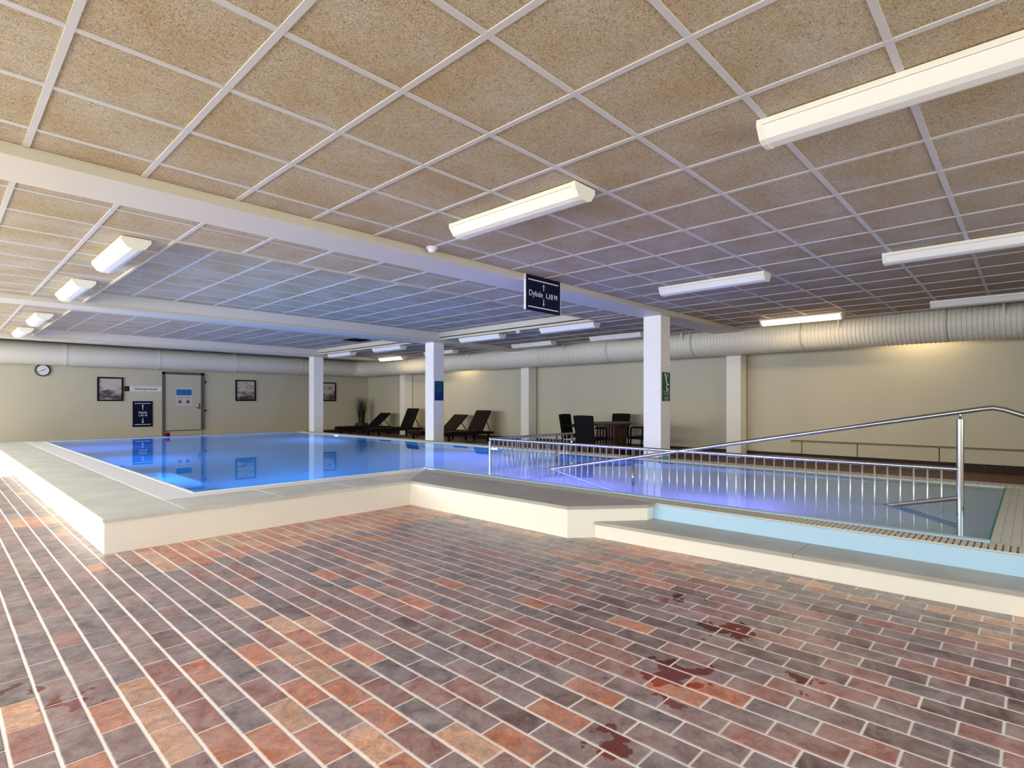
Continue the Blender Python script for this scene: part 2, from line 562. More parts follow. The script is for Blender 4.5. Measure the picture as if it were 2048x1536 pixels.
def tile_colour(x, y):
    r = R.random()
    p = dict(mauve=.40, slate=.20, red=.18, orange=.10, tan=.07, dark=.05)
    if y > 4.5 and 1.15 < x < 3.9:                       # warm strip at the foot of the pool wall
        p = dict(orange=.46, tan=.50, red=.04)
    elif x < .95 and 6.9 < y < 7.6:
        p = dict(orange=.6, tan=.3, mauve=.1)
    elif x < .95 and y > 5:
        p = dict(mauve=.3, slate=.4, grey=.25, tan=.05)
    elif 3.25 < x and 1.75 < y < 2.7:
        p = dict(orange=.42, red=.14, tan=.16, grey=.28)
    elif x > 3.1 and y > 2.7:
        p = dict(grey=.62, slate=.26, tan=.12)
    elif x > 3.55:
        p = dict(grey=.66, slate=.2, tan=.14)
    elif .35 < x < 1.35 and y < 2.75:
        p = dict(orange=.30, tan=.26, mauve=.24, red=.12, slate=.08)
    elif x > 1.9 and y < 2.2:
        p = dict(mauve=.30, dark=.34, red=.20, slate=.10, orange=.05, grey=.01)
    elif smooth(x, y, 1.1, 1.7) > .62:
        p = dict(slate=.45, mauve=.45, red=.10)
    t = 0
    for k, v in p.items():
        t += v
        if r <= t:
            break
    c = lin(PAL[k])
    s = .86 + .3 * R.random()
    return (c[0] * s, c[1] * s, c[2] * s, 1)


def tile_at(mb_, x0, x1, y0, y1):
    """a tile with slightly eased top edges, 18 faces"""
    e = .0025
    mb_.poly([(x0 + e, y0 + e, 0), (x1 - e, y0 + e, 0), (x1 - e, y1 - e, 0), (x0 + e, y1 - e, 0)])
    o_ = [(x0, y0), (x1, y0), (x1, y1), (x0, y1)]
    i_ = [(x0 + e, y0 + e), (x1 - e, y0 + e), (x1 - e, y1 - e), (x0 + e, y1 - e)]
    for k in range(4):
        j = (k + 1) % 4
        mb_.poly([o_[k] + (-.0025,), o_[j] + (-.0025,), i_[j] + (0,), i_[k] + (0,)])
        mb_.poly([o_[k] + (-.012,), o_[j] + (-.012,), o_[j] + (-.0025,), o_[k] + (-.0025,)])


tiles = []
for i in range(-9, 36):
    xc = TX0 + TP * (i + .5)
    off = 0 if i % 2 == 0 else .5
    for j in range(-14, 44):
        yc = TY0 + TL * (j + off + .5)
        if yc < -.9 or yc > 12 or xc < -.8 or xc > 4.25: continue
        if yc > 5.3 and xc > .98: continue
        if xc > 3.9 and yc > 2.95: continue
        # in view?
        w = xc * math.cos(YAW) + yc * math.sin(YAW)
        u = (xc * math.sin(YAW) - yc * math.cos(YAW)) / w if w > .2 else 9
        py = CY + F_PX * CAM_H / w if w > .2 else 9999
        tiles.append((not (w > .2 and -.95 < u < .98 and py < 1580), w, xc, yc))
tiles.sort()
mb = MB(); tile_at(mb, -TP / 2 + TG / 2, TP / 2 - TG / 2, -TL / 2 + TGY / 2, TL / 2 - TGY / 2)
tile_me = mb.mesh('floor_tile')
tile_me.materials.append(M['tile'])
mb = MB(); cols = []
for k, (hid, w, xc, yc) in enumerate(tiles):
    c = tile_colour(xc, yc)
    if k < 300:
        o = link('floor_tile', tile_me, None, fl, (xc, yc, (R.random() - .5) * .0016))
        o.color = c
    else:
        tile_at(mb, xc - TP / 2 + TG / 2, xc + TP / 2 - TG / 2, yc - TL / 2 + TGY / 2, yc + TL / 2 - TGY / 2)
        cols += [c] * 9
me = mb.mesh('floor_tile_field')
at = me.color_attributes.new('tile_colour', 'FLOAT_COLOR', 'CORNER')
for p in me.polygons:
    for li in p.loop_indices:
        at.data[li].color = cols[p.index]
tag(link('floor_tile_field', me, M['tile_field'], fl), kind='stuff')

# ------------------------------------------------------------------ walls
mb = MB(); mb.box(XW, XW + .2, YN, YW, 0, ZTOP)
tag(mb.build('wall_right', M['wall']), kind='structure')
mb = MB(); mb.box(XL, XW + .2, YW, YW + .2, 0, ZTOP)
tag(mb.build('wall_far', M['wall']), kind='structure')


def holed_wall(name, axis, plane, thick, a0, a1, holes, z0, z1):
    mb_ = MB()
    def bx(p, q, zl, zh):
        if axis == 'x': mb_.box(plane - thick, plane, p, q, zl, zh)
        else: mb_.box(p, q, plane - thick, plane, zl, zh)
    bx(a0, a1, 0, z0); bx(a0, a1, z1, ZTOP)
    last = a0
    for p, q in holes:
        bx(last, p, z0, z1); last = q
    bx(last, a1, z0, z1)
    return tag(mb_.build(name, M['wall']), kind='structure')


holed_wall('wall_left', 'x', XL, .2, YN, YW, WIN_L, .75, 2.45)
holed_wall('wall_near', 'y', YN, .2, XL, XW, WIN_N, .75, 2.45)
n = 1
for axis, plane, wins in (('x', XL, WIN_L), ('y', YN, WIN_N)):
    for p, q in wins:
        mbf, mbg = MB(), MB()
        def bx(mb_, a, b, zl, zh, t0, t1):
            if axis == 'x': mb_.box(plane - t1, plane - t0, a, b, zl, zh)
            else: mb_.box(a, b, plane - t1, plane - t0, zl, zh)
        bx(mbf, p, q, .75, .81, .05, .11); bx(mbf, p, q, 2.39, 2.45, .05, .11)
        for a in (p, (p + q) / 2 - .03, q - .06): bx(mbf, a, a + .06, .81, 2.39, .05, .11)
        w = tag(mbf.build('window_%d' % n, M['white']), kind='structure')
        bx(mbg, p + .06, (p + q) / 2 - .03, .81, 2.39, .075, .081)
        mbg.build('pane', M['glass'], w)
        mbg = MB(); bx(mbg, (p + q) / 2 + .03, q - .06, .81, 2.39, .075, .081)
        mbg.build('pane', M['glass'], w)
        n += 1
# dark tiled skirting along the right and far walls
mb = MB()
for k in range(79):
    y0 = YN + .3 * k
    if y0 + .294 > YW: break
    mb.box(XW - .018, XW, y0, y0 + .294, 0, .135)
tag(mb.build('baseboard_right', M['skirting']), kind='structure')
mb = MB()
for k in range(49):
    x0 = XL + .3 * k
    mb.box(x0, x0 + .294, YW - .018, YW, 0, .135)
tag(mb.build('baseboard_far', M['skirting']), kind='structure')

# ------------------------------------------------------------------ ceiling
regions = [  # x0, x1, y0, y1, z
    (XL, XE, YN, BEAMS[0][0], ZC),
    (XL, CO_X0, BEAMS[0][1], BEAMS[1][0], ZC), (CO_X0, CO_X1, BEAMS[0][1], 5.86, ZC), (CO_X1, XE, BEAMS[0][1], BEAMS[1][0], ZC), (CO_X0, CO_X1, 5.86, BEAMS[1][0], ZCOF),
    (XL, CO_X0, BEAMS[1][1], BEAMS[2][0], ZC), (CO_X0, CO_X1, BEAMS[1][1], 11.44, ZC), (CO_X1, XE, BEAMS[1][1], BEAMS[2][0], ZC), (CO_X0, CO_X1, 11.44, BEAMS[2][0], ZCOF)]
mb = MB()
mb.box(XL, XW, YN, YW, ZTOP, ZTOP + .1)
ceil = tag(mb.build('ceiling', M['void']), kind='structure')
mb = MB()
for x0, x1, y0, y1, z in regions:
    mb.box(x0, x1, y0, y1, z + .035, z + .055)
mb.build('panel_backing', M['void'], ceil)
RW = .032
RECESS = .006
mb = MB(); mb.box(-(GP - RW) / 2 - .004, (GP - RW) / 2 + .004, -(GP - RW) / 2 - .004, (GP - RW) / 2 + .004, 0, .025)
pan_me = mb.mesh('ceiling_panel'); pan_me.materials.append(M['panel'])
cells = []
rails = []
for x0, x1, y0, y1, z in regions:
    gx = [GX + GP * k for k in range(-6, 20)]
    gy = [GY + GP * k for k in range(-12, 25)]
    for a in gx:
        for b in gy:
            ca, cb, da, db = max(a, x0), min(a + GP, x1), max(b, y0), min(b + GP, y1)
            if cb - ca > .05 and db - da > .05:
                m_ = ((ca + cb) / 2, (da + db) / 2)
                w = m_[0] * math.cos(YAW) + m_[1] * math.sin(YAW)
                u = (m_[0] * math.sin(YAW) - m_[1] * math.cos(YAW)) / w if w > .2 else 9
                hid = not (w > 1.4 and -1.05 < u < 1.05)
                if hid and (w < -1.5 or abs(u) > 2.5): continue
                cells.append((hid, w, ca, cb, da, db, z))
    for a in gx:
        if x0 + .02 < a < x1 - .02: rails.append((a - RW / 2, a + RW / 2, y0, y1, z))
    for b in gy:
        if y0 + .02 < b < y1 - .02: rails.append((x0, x1, b - RW / 2, b + RW / 2, z))
cells.sort()
mbp = MB()
for k, (hid, w, ca, cb, da, db, z) in enumerate(cells):
    full = cb - ca > GP - .001 and db - da > GP - .001
    if k < 300:
        if full:
            link('ceiling_panel', pan_me, None, ceil, ((ca + cb) / 2, (da + db) / 2, z + RECESS))
        else:
            mb = MB(); mb.box(ca + .004, cb - .004, da + .004, db - .004, z + RECESS, z + RECESS + .024)
            mb.build('ceiling_panel', M['panel'], ceil)
    else:
        mbp.box(ca + .004, cb - .004, da + .004, db - .004, z + RECESS, z + RECESS + .024)
tag(mbp.build('ceiling_panel_field', M['panel'], ceil), kind='stuff')
for a, b, c, d, z in rails:
    lift = 0 if d - c > b - a else .0012
    mb = MB(); mb.box(a, b, c, d, z + lift, z + RECESS + .004)
    mb.build('grid_rail', M['rail'], ceil)
# ceiling edge at the duct gap: thin angle and short protruding rail ends
mb = MB(); mb.box(XE - .004, XE + .004, YN, BEAMS[2][0], ZC, ZC + .06)
mb.build('edge_angle', M['rail'], ceil)
for x_ in (CO_X0, CO_X1):
    for y0, y1 in ((BEAMS[0][1], 5.86), (BEAMS[1][1], 11.44)):
        mb = MB(); mb.box(x_ - RW / 2, x_ + RW / 2, y0, y1, ZC, ZC + RECESS + .004)
        mb.build('grid_rail', M['rail'], ceil)
# coffer sides and their bottom trim
for y0, y1 in ((5.86, BEAMS[1][0]), (11.44, BEAMS[2][0])):
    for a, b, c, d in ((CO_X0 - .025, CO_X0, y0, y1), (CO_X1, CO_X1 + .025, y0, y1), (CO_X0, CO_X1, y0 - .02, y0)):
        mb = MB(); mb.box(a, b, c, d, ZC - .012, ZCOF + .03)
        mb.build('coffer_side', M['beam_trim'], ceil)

# ------------------------------------------------------------------ beams and columns
BL = ['cream ceiling beam nearest the camera, carrying the hanging depth sign', 'cream ceiling beam over the middle column with the blue poster', 'cream ceiling beam farthest away, above the far end of the pool']
for (y0, y1), lab in zip(BEAMS, BL):
    mb = MB()
    mb.box(XL, XW - .4, y0, y1, ZB, ZTOP)
    o = tag(mb.build('ceiling_beam', M['beam']), lab, 'beam', 'ceiling beams')
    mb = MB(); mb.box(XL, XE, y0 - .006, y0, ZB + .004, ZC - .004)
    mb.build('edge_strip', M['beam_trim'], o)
CW = .322
CX0 = 8.333
CL = [('square white column by the rail, carrying the green sign', 4.458), ('square white column with the teal and blue poster', 10.437), ('square white column at the far pool corner, without any sign', 16.44)]
columns = []
for lab, y in CL:
    t = thing('column', lab, 'column', (CX0 + CW / 2, y + CW / 2, 0), 0, 'columns along the pool edge')
    h = CW / 2
    mb = MB(); mb.box(-h, h, -h, h, 0, ZB, bev=.006); mb.build('shaft', M['column'], t)
    mb = MB(); mb.box(-h - .006, h + .006, -h - .006, h + .006, 0, .03); mb.build('base_strip', M['rim_beige'], t)
    columns.append(t)
WC = [('wall column behind the white railing, nearest the camera', 4.574), ('wall column between the loungers and the dining table', 10.70), ('wall column standing behind the two farthest loungers', 16.83)]
for lab, y in WC:
    t = thing('wall_column', lab, 'column', (12.08 + .185, y + .15, 0), 0, 'columns along the right wall')
    mb = MB(); mb.box(-.185, .165, -.15, .16, 0, ZTOP, bev=.005); mb.build('shaft', M['column'], t)
    mb = MB(); mb.box(.165, .185, -.15, .10, 0, ZTOP); mb.build('dark_joint', M['skirting'], t)

# ------------------------------------------------------------------ swimming pool
pool = thing('swimming_pool', 'indoor swimming pool with raised white walls, grey coping and blue water', 'pool', (0, 0, 0))
A, B_, C_, D_ = (.935, 5.26), (3.855, 5.26), (3.855, 2.96), (4.41, 2.49)
GO = 4.53            # grate outer edge
XI, YI, XR, YF, YE = 1.864, 6.20, 8.0, 16.80, .20   # water edges
mb = MB()
mb.prism([(.935, 17.15), A, B_, C_, D_, (GO, 2.49), (GO, 5.9), (1.5, 5.9), (1.5, 17.15)], 0, ZP - .028)
mb.build('surround_wall', M['plaster'], pool)
OH = .012


def slab(pts, z1=ZP, th=.028, m=None, name='coping_stone'):
    mb_ = MB(); mb_.prism(pts, z1 - th, z1)
    es = [e for e in mb_.bm.edges if abs(e.verts[0].co.z - z1) < 1e-5 and abs(e.verts[1].co.z - z1) < 1e-5]
    bmesh.ops.bevel(mb_.bm, geom=es, offset=.004, segments=1, affect='EDGES')
    return mb_.build(name, m or M['stone'], pool)


J = .0012
ys = [5.26 - OH, 6.75, 8.25, 9.75, 11.25, 12.75, 14.25, 15.75, 17.15]
for a, b in zip(ys, ys[1:]):
    slab([(.935 - OH, a + J), (1.5, a + J), (1.5, b - J), (.935 - OH, b - J)])
xs = [1.5, 2.35, 3.15, 3.855 + .2]
for a, b in zip(xs, xs[1:]):
    slab([(a + J, 5.26 - OH), (b - J, 5.26 - OH), (b - J, 5.9), (a + J, 5.9)] if b < 3.9 else
         [(a + J, 5.26 - OH), (3.855 - OH, 5.26 - OH), (GO, 5.9), (a + J, 5.9)])
slab([(3.855 - OH, 5.26 - OH), (3.855 - OH, 4.1 + J), (GO, 4.1 + J), (GO, 5.9 - J)], m=M['stone_dark'])
slab([(3.855 - OH, 4.1 - J), (3.855 - OH, 2.96 - .005), (4.41, 2.49 - OH), (GO, 2.49 - OH), (GO, 4.1 - J)], m=M['stone_dark'])
# white overflow rim, left and front, sloping a little to the water
mb = MB()
zo, zi = ZP + .002, ZP - .008
mb.poly([(1.5, 5.9, zo), (XI, YI, zi), (XI, YF, zi), (1.5, 17.15, zo)])
mb.poly([(1.5, 5.9, zo), (GO + .02, 5.9, zo), (4.83, YI, zi), (XI, YI, zi)])
for p, q in (((1.5, 17.15), (1.5, 5.9)), ((1.5, 5.9), (GO + .02, 5.9))):
    mb.poly([(p[0], p[1], .2), (q[0], q[1], .2), (q[0], q[1], zo), (p[0], p[1], zo)])
mb.build('overflow_rim', M['rim'], pool)
# grate side: gutter, slats, white-blue lip
mb = MB(); mb.box(GO, 4.80, -1.5, 5.9, .0, ZP - .03)
mb.build('gutter', M['gutter'], pool)
mb = MB()
k = 0
y = -1.45
while y < 5.88:
    mb.box(GO + .004, 4.748, y, y + .023, ZP - .028, ZP - .001)
    y += .0345
mb.box(GO, GO + .012, -1.5, 5.9, ZP - .03, ZP - .003)
mb.box(4.645, 4.66, -1.5, 5.9, ZP - .028, ZP - .006)
tag(mb.build('overflow_grate', M['grate'], pool), kind='stuff')
mb = MB(); mb.box(4.752, 4.835, YE, YI, ZP - .06, ZP + .004, bev=.008)
mb.build('water_lip', M['band'], pool)
for a in ((XI - .035, XI + .004, YI - .03, YF, ZP - .05, ZP - .002), (XI - .035, 4.835, YI - .035, YI + .004, ZP - .05, ZP - .002)):
    mb = MB(); mb.box(*a, bev=.006); mb.build('water_lip', M['lip'], pool)  # added pale blue strips paint the glow along the water edge
# right and far rims
mb = MB()
mb.box(XR, 8.333, -1.5, 17.15, 0, ZP)
mb.build('side_rim', M['rim_beige'], pool)
mb = MB(); mb.box(1.5, XR, YF, 17.15, 0, ZP - .002)
mb.build('end_rim', M['rim_beige'], pool)
mb = MB()
y = -1.4
while y < 16.7:
    mb.box(8.05, 8.26, y, y + .02, ZP + .0005, ZP + .006)
    y += .06
tag(mb.build('side_grate', M['grate'], pool), kind='stuff')
# landing at the end of the ramp
mb = MB(); mb.box(4.80, XR, -1.5, YE, 0, ZP - .003)
mb.build('landing', M['landing'], pool)
mb = MB(); mb.box(4.83, XR, YE, YE + .012, .1, ZP - .004)
mb.build('landing_edge', M['teal_plastic'], pool)
# light blue face and low step bench along the ramp
mb = MB(); mb.box(GO - .02, GO, -1.5, 2.49, .12, ZP - .012)
mb.build('blue_wall_band', M['band'], pool)
mb = MB(); mb.prism([(4.045, 2.80), (4.17, 0), (4.235, -1.5), (GO, -1.5), (GO, 2.49), (4.41, 2.49)], 0, .115)
mb.build('step_wall', M['plaster'], pool)
for y0, y1 in ((2.80, 1.2), (1.2, -.2), (-.2, -1.5)):
    fx = lambda y_: 4.045 + (2.80 - y_) * .0446 - OH
    pts = [(fx(y0), y0 - J), (fx(y1), y1 + J), (GO, y1 + J), (GO, (2.49 if y0 > 2.4 else y0) - J)]
    if y0 > 2.4: pts.append((4.41, 2.49 - J))
    slab(pts, .142, .027, M['stone_dark'], 'step_stone')
# basin (main pool floor, walls, ramp)
ZF = -.85
mb = MB()
mb.poly([(XI, YI, ZF), (XR, YI, ZF), (XR, YF, ZF), (XI, YF, ZF)])
T = .262
mb.poly([(XI, YI, ZF), (XI, YF, ZF), (XI, YF, T), (XI, YI, T)])
mb.poly([(XI, YF, ZF), (XR, YF, ZF), (XR, YF, T), (XI, YF, T)])
mb.poly([(XR, YF, ZF), (XR, YI, ZF), (XR, YI, T), (XR, YF, T)])
mb.poly([(XR, YI, ZF), (XR, YE, .12), (XR, YE, T), (XR, YI, T)])
mb.poly([(XI, YI, ZF), (4.83, YI, ZF), (4.83, YI, T), (XI, YI, T)])
mb.poly([(4.83, YI, ZF), (4.83, YE, .12), (4.83, YE, T), (4.83, YI, T)])
mb2 = MB(); mb2.poly([(4.83, YE, .12), (XR, YE, .12), (XR, YI, ZF), (4.83, YI, ZF)])
mb2.build('ramp', M['ramp'], pool)
me = mb.mesh('basin')
link('basin', me, M['basin'], pool)
mb = MB(); mb.box(XI, XI + .45, YI, YI + 3.2, ZF, -.15); mb.build('underwater_step', M['basin'], pool)
mb = MB()
mb.poly([(XI, YI, T), (4.83, YI, T), (4.83, YE, T), (XR, YE, T), (XR, YF, T), (XI, YF, T)])
mb.build('water', M['water'], pool)
PLL = ['round underwater lamp in the pool wall near the far column', 'round underwater lamp in the pool wall behind the railing corner', 'unseen underwater lamp added in the left pool wall nearest the camera', 'unseen underwater lamp added in the middle of the left pool wall', 'unseen underwater lamp added in the left pool wall near the far end', 'unseen underwater lamp added in the near pool wall', 'unseen underwater lamp added beside the deep part of the ramp', 'unseen underwater lamp added beside the shallow part of the ramp']
for ((x, y, z), d, c, p), lab in zip(POOL_LAMPS, PLL):
    t = thing('pool_lamp', lab, 'pool lamp', (x, y, z), 0, 'underwater pool lamps')
    ax = d[1]
    s = 1 if d[0] == '+' else -1
    mb = MB(); mb.lathe([(.11, -.014 * s), (.11, .004 * s), (.09, .010 * s)], axis=ax, n=20); mb.build('ring', M['steel'], t)
    mb = MB(); mb.lathe([(.085, .008 * s), (.06, .016 * s)], axis=ax, n=20); mb.build('lens', M['pool_lamp'], t)

# ------------------------------------------------------------------ railing in the ramp
RX = 6.0
rail = thing('ramp_railing', 'stainless steel railing and sloping handrail standing in the pool ramp', 'railing', (RX, 0, 0))
ZR = .625
ramp_z = lambda y_: .12 + (ZF - .12) * (y_ - YE) / (YI - YE)
yA, yP, xB = 6.12, .44, 8.0
mb = MB()
mb.tube([(0, yA - .04, ZR), (0, yP, ZR)], .021, 12)
mb.build('top_rail', M['steel'], rail)
mb = MB()
pts = [(0, yA, ZF), (0, yA, ZR - .05), (.0, yA - .012, ZR - .015), (0, yA - .045, ZR)]
mb.tube(pts, .022, 12); mb.build('end_post', M['steel'], rail)
mb = MB(); mb.tube([(0, yA, ZR), (xB + .12 - RX, yA, ZR)], .021, 12); mb.build('cross_rail', M['steel'], rail)
y = yA - .0955
while y > yP + .06:
    thick = abs(y - 3.63) < .05
    mb = MB(); mb.tube([(0, y, ramp_z(y) + .08), (0, y, ZR - .005)], .0185 if thick else .0072, 8)
    mb.build('post' if thick else 'baluster', M['steel'] if thick else M['satin'], rail)
    y -= .0975
x = .0975
while x < xB - RX:
    thick = abs(x - 1.68) < .05
    mb = MB(); mb.tube([(x, yA, ZF if thick else -.25), (x, yA, ZR - .005)], .0185 if thick else .0072, 8)
    mb.build('post' if thick else 'baluster', M['steel'] if thick else M['satin'], rail)
    x += .0975
mb = MB(); mb.tube([(xB + .1 - RX, yA, ZP), (xB + .1 - RX, yA, ZR)], .02, 10); mb.build('post', M['steel'], rail)
mb = MB(); mb.tube([(0, yP, ramp_z(yP)), (0, yP, 1.05)], .026, 14); mb.build('handrail_post', M['steel'], rail)
mb = MB(); mb.tube([(0, yP, 1.05), (0, yP, 1.115)], .008, 8); mb.build('bracket_pin', M['steel'], rail)
HR = [(0, 5.15, .195), (0, 4.88, .262), (0, .30, 1.138), (0, .23, 1.148), (0, .16, 1.132), (0, -.35, .93)]
mb = MB(); mb.tube(HR, .021, 12); mb.build('handrail', M['steel'], rail)
mb = MB(); mb.tube([(0, yP, .385), (0, .95, .255), (0, 1.05, .23)], .02, 10); mb.build('lower_stub', M['steel'], rail)

# ------------------------------------------------------------------ air duct
DX, DY, DZ, DR = 11.75, 19.20, 2.515, .31
duct = thing('air_duct', 'thick round pale ventilation duct running along both walls under the ceiling', 'duct', (0, 0, 0))
# ribbed near sections
y = -3.4
while y < 9.8:
    prof = []
    n_ = 0
    y1 = min(y + 2.2, 9.8)
    yy = y
    pitch = .066
    while yy < y1 - .02:
        prof += [(DR - .004, yy), (DR - .004, yy + .044), (DR + .006, yy + .050), (DR + .006, yy + .060)]
        yy += pitch
    mb = MB(); mb.lathe(prof, (DX, 0, DZ), 40, 'y')
    o = mb.build('duct_section', M['duct'], duct)
    y = y1
ys = [9.8, 12.0, 14.2, 16.4, 18.75]
for a, b in zip(ys, ys[1:]):
    mb = MB(); mb.lathe([(DR + .008, a), (DR + .008, a + .05), (DR, a + .055), (DR, b)], (DX, 0, DZ), 40, 'y')
    mb.build('duct_section', M['duct'], duct)
# mitred elbow
mb = MB()
path = [(DX, 18.74, DZ)] + [(DX - .45 + .45 * math.cos(a), DY - .45 + .45 * math.sin(a), DZ) for a in (0, math.pi / 6, math.pi / 3, math.pi / 2)] + [(DX - .47, DY, DZ)]
mb.tube(path, DR + .003, 32); mb.build('elbow', M['duct'], duct)
xs = [DX - .46, 9.1, 6.9, 4.7, 2.5, .3, -1.9]
for a, b in zip(xs, xs[1:]):
    mb = MB(); mb.lathe([(DR, a), (DR, b + .055), (DR + .008, b + .05), (DR + .008, b)], (0, DY, DZ), 40, 'x')
    mb.build('duct_section', M['duct'], duct)
for y in (.3, 2.55, 5.6, 8.9, 12.6, 15.8):
    mb = MB(); mb.box(DX - .012, DX + .012, y, y + .03, DZ + DR - .01, ZTOP)
    mb.build('hanger', M['duct'], duct)
    mb = MB(); mb.box(DX - .33, DX - .30, y, y + .03, DZ + .05, DZ + .27); mb.build('bracket', M['duct'], duct)
for x in (2.0, 4.9, 8.6, 10.6):
    mb = MB(); mb.box(x, x + .03, DY - .012, DY + .012, DZ + DR - .01, ZTOP)
    mb.build('hanger', M['duct'], duct)


# ------------------------------------------------------------------ ceiling lamps
def lamp(label, x, y0, z, lit=False, length=1.33):
    t = thing('ceiling_lamp', label, 'lamp', (x, y0 + length / 2, z), 0, 'tube lamps on the ceiling')
    h = length / 2
    sec = [(-.115, 0), (-.115, -.032), (-.070, -.092), (-.03, -.104), (.03, -.104), (.070, -.092), (.115, -.032), (.115, 0)]
    # diffuser
    mb_ = MB()
    def loft(pts, y_a, y_b):
        a = [mb_.bm.verts.new((p[0], y_a, p[1])) for p in pts]
        b = [mb_.bm.verts.new((p[0], y_b, p[1])) for p in pts]
        for i in range(len(pts) - 1):
            mb_.bm.faces.new((a[i], a[i + 1], b[i + 1], b[i]))
        mb_.bm.faces.new(a); mb_.bm.faces.new(list(reversed(b)))
    loft(sec[1:-1], -h + .02, h - .02)
    mb_.build('diffuser', M['lamp_lit'] if lit else M['lamp_glass'], t)
    mb_ = MB(); mb_.box(-.118, .118, -h + .01, h - .01, -.03, 0, bev=.003)
    mb_.build('housing', M['lamp_body'], t)
    for s in (-1, 1):
        mb_ = MB(); loft([(p[0] * 1.04, p[1] * 1.03) for p in sec], s * h, s * (h - .03))
        mb_.build('end_cap', M['lamp_body'], t)
    if lit:
        area('lamp_light', (x, y0 + h, z - .12), (0, 0, 0), .16, length - .1, 14, WARM)
    return t


L = 1.33
lamp('long white ceiling lamp at the right picture edge, closest to the camera', 3.19, -.25, ZC)
lamp('long white ceiling lamp right of the smoke detector on the first beam', 3.16, 2.27, ZC)
lamp('white ceiling lamp right of the hanging depth sign, above the railing', 6.73, 2.24, ZC)
lamp('white ceiling lamp high at the right picture edge, second from the duct', 6.80, -.22, ZC)
lamp('white ceiling lamp at the right picture edge, just above the ribbed duct', 10.45, -.22, ZC)
lamp('glowing warm ceiling lamp above the ribbed duct near the front column', 10.60, 2.30, ZC, True)
lamp('white lamp in the left ceiling row, closest to the camera', 1.31, 6.0, ZC)
lamp('white lamp in the left ceiling row, second from the camera', 1.31, 8.5, ZC)
lamp('white lamp in the left ceiling row, third from the camera', 1.33, 12.15, ZC)
lamp('white lamp in the left ceiling row, farthest from the camera', 1.33, 14.75, ZC)
lamp('white ceiling lamp just left of the front column, beside the raised ceiling', 8.70, 5.98, ZC)
lamp('white ceiling lamp right of the middle column, beside the raised ceiling', 8.72, 8.5, ZC)
lamp('white ceiling lamp above the duct, between middle and front columns', 10.58, 8.55, ZC)
lamp('white ceiling lamp above the duct, partly hidden by the front column', 10.62, 6.1, ZC)
lamp('white ceiling lamp just left of the middle column', 8.66, 12.12, ZC)
lamp('white ceiling lamp right of the far column, beside the raised ceiling', 8.72, 14.75, ZC)
lamp('glowing warm ceiling lamp in the far corner above the loungers', 10.60, 14.8, ZC, True)
lamp('white ceiling lamp peeking out behind the middle column', 10.38, 12.0, ZC)


# ------------------------------------------------------------------ detectors, vent, sensor
def detector(label, loc):
    t = thing('smoke_detector', label, 'detector', loc)
    mb_ = MB(); mb_.lathe([(.055, 0), (.055, -.018), (.05, -.022)], n=20); mb_.build('base', M['white'], t)
    mb_ = MB(); mb_.lathe([(.04, -.02), (.038, -.035), (.028, -.05), (.012, -.055)], n=20); mb_.build('sensor_head', M['white'], t)


detector('round white smoke detector against the near ceiling beam', (3.38, 4.26, ZC))
detector('small white smoke detector between the lamps beside the front column', (8.56, 7.88, ZC))
t = thing('ceiling_vent', 'square black air vent in the blue lit ceiling', 'vent', (7.85, 13.12, ZCOF))
mb = MB(); mb.box(-.28, .28, -.26, .26, -.012, 0); mb.build('vent_frame', M['black'], t)
for k in range(8):
    mb = MB(); mb.box(-.25, .25, -.22 + .058 * k, -.20 + .058 * k, -.024, -.010); mb.build('slat', M['black'], t)
t = thing('duct_sensor', 'small white bracket sensor above the duct on the far wall', 'sensor', (5.82, DY - .06, DZ + DR + .10))
mb = MB(); mb.box(-.03, .03, -.03, .03, -.02, .05, bev=.008); mb.build('sensor_body', M['white'], t)
mb = MB(); mb.tube([(0, 0, .05), (0, 0, ZTOP - DZ - DR - .10)], .008, 8); mb.build('stem', M['white'], t)
mb = MB(); mb.lathe([(.02, -.06), (.035, -.04), (.02, -.02)], n=14); mb.build('sensor_tip', M['white'], t)

# ------------------------------------------------------------------ signs
FXZ = Matrix(((1, 0, 0, 0), (0, 0, -1, 0), (0, 1, 0, 0), (0, 0, 0, 1)))   # text plane x,y -> x,z facing -y


def at(x, y, z):
    return Matrix.Translation((x, y, z)) @ FXZ


def arrow(mb_, x, y, z0, z1, w=.006, hw=.018, hl=.03):
    """vertical arrow from z0 towards z1 in the x-z plane"""
    s = 1 if z1 > z0 else -1
    mb_.box(x - w, x + w, y - .001, y, min(z0, z1 - s * hl), max(z0, z1 - s * hl))
    p = [(x - hw, z1 - s * hl), (x + hw, z1 - s * hl), (x, z1)]
    f = [mb_.bm.verts.new((a, y - .001, b)) for a, b in p]
    g = [mb_.bm.verts.new((a, y, b)) for a, b in p]
    mb_.bm.faces.new(f); mb_.bm.faces.new(list(reversed(g)))
    for i in range(3):
        j = (i + 1) % 3
        mb_.bm.faces.new((f[i], f[j], g[j], g[i]))


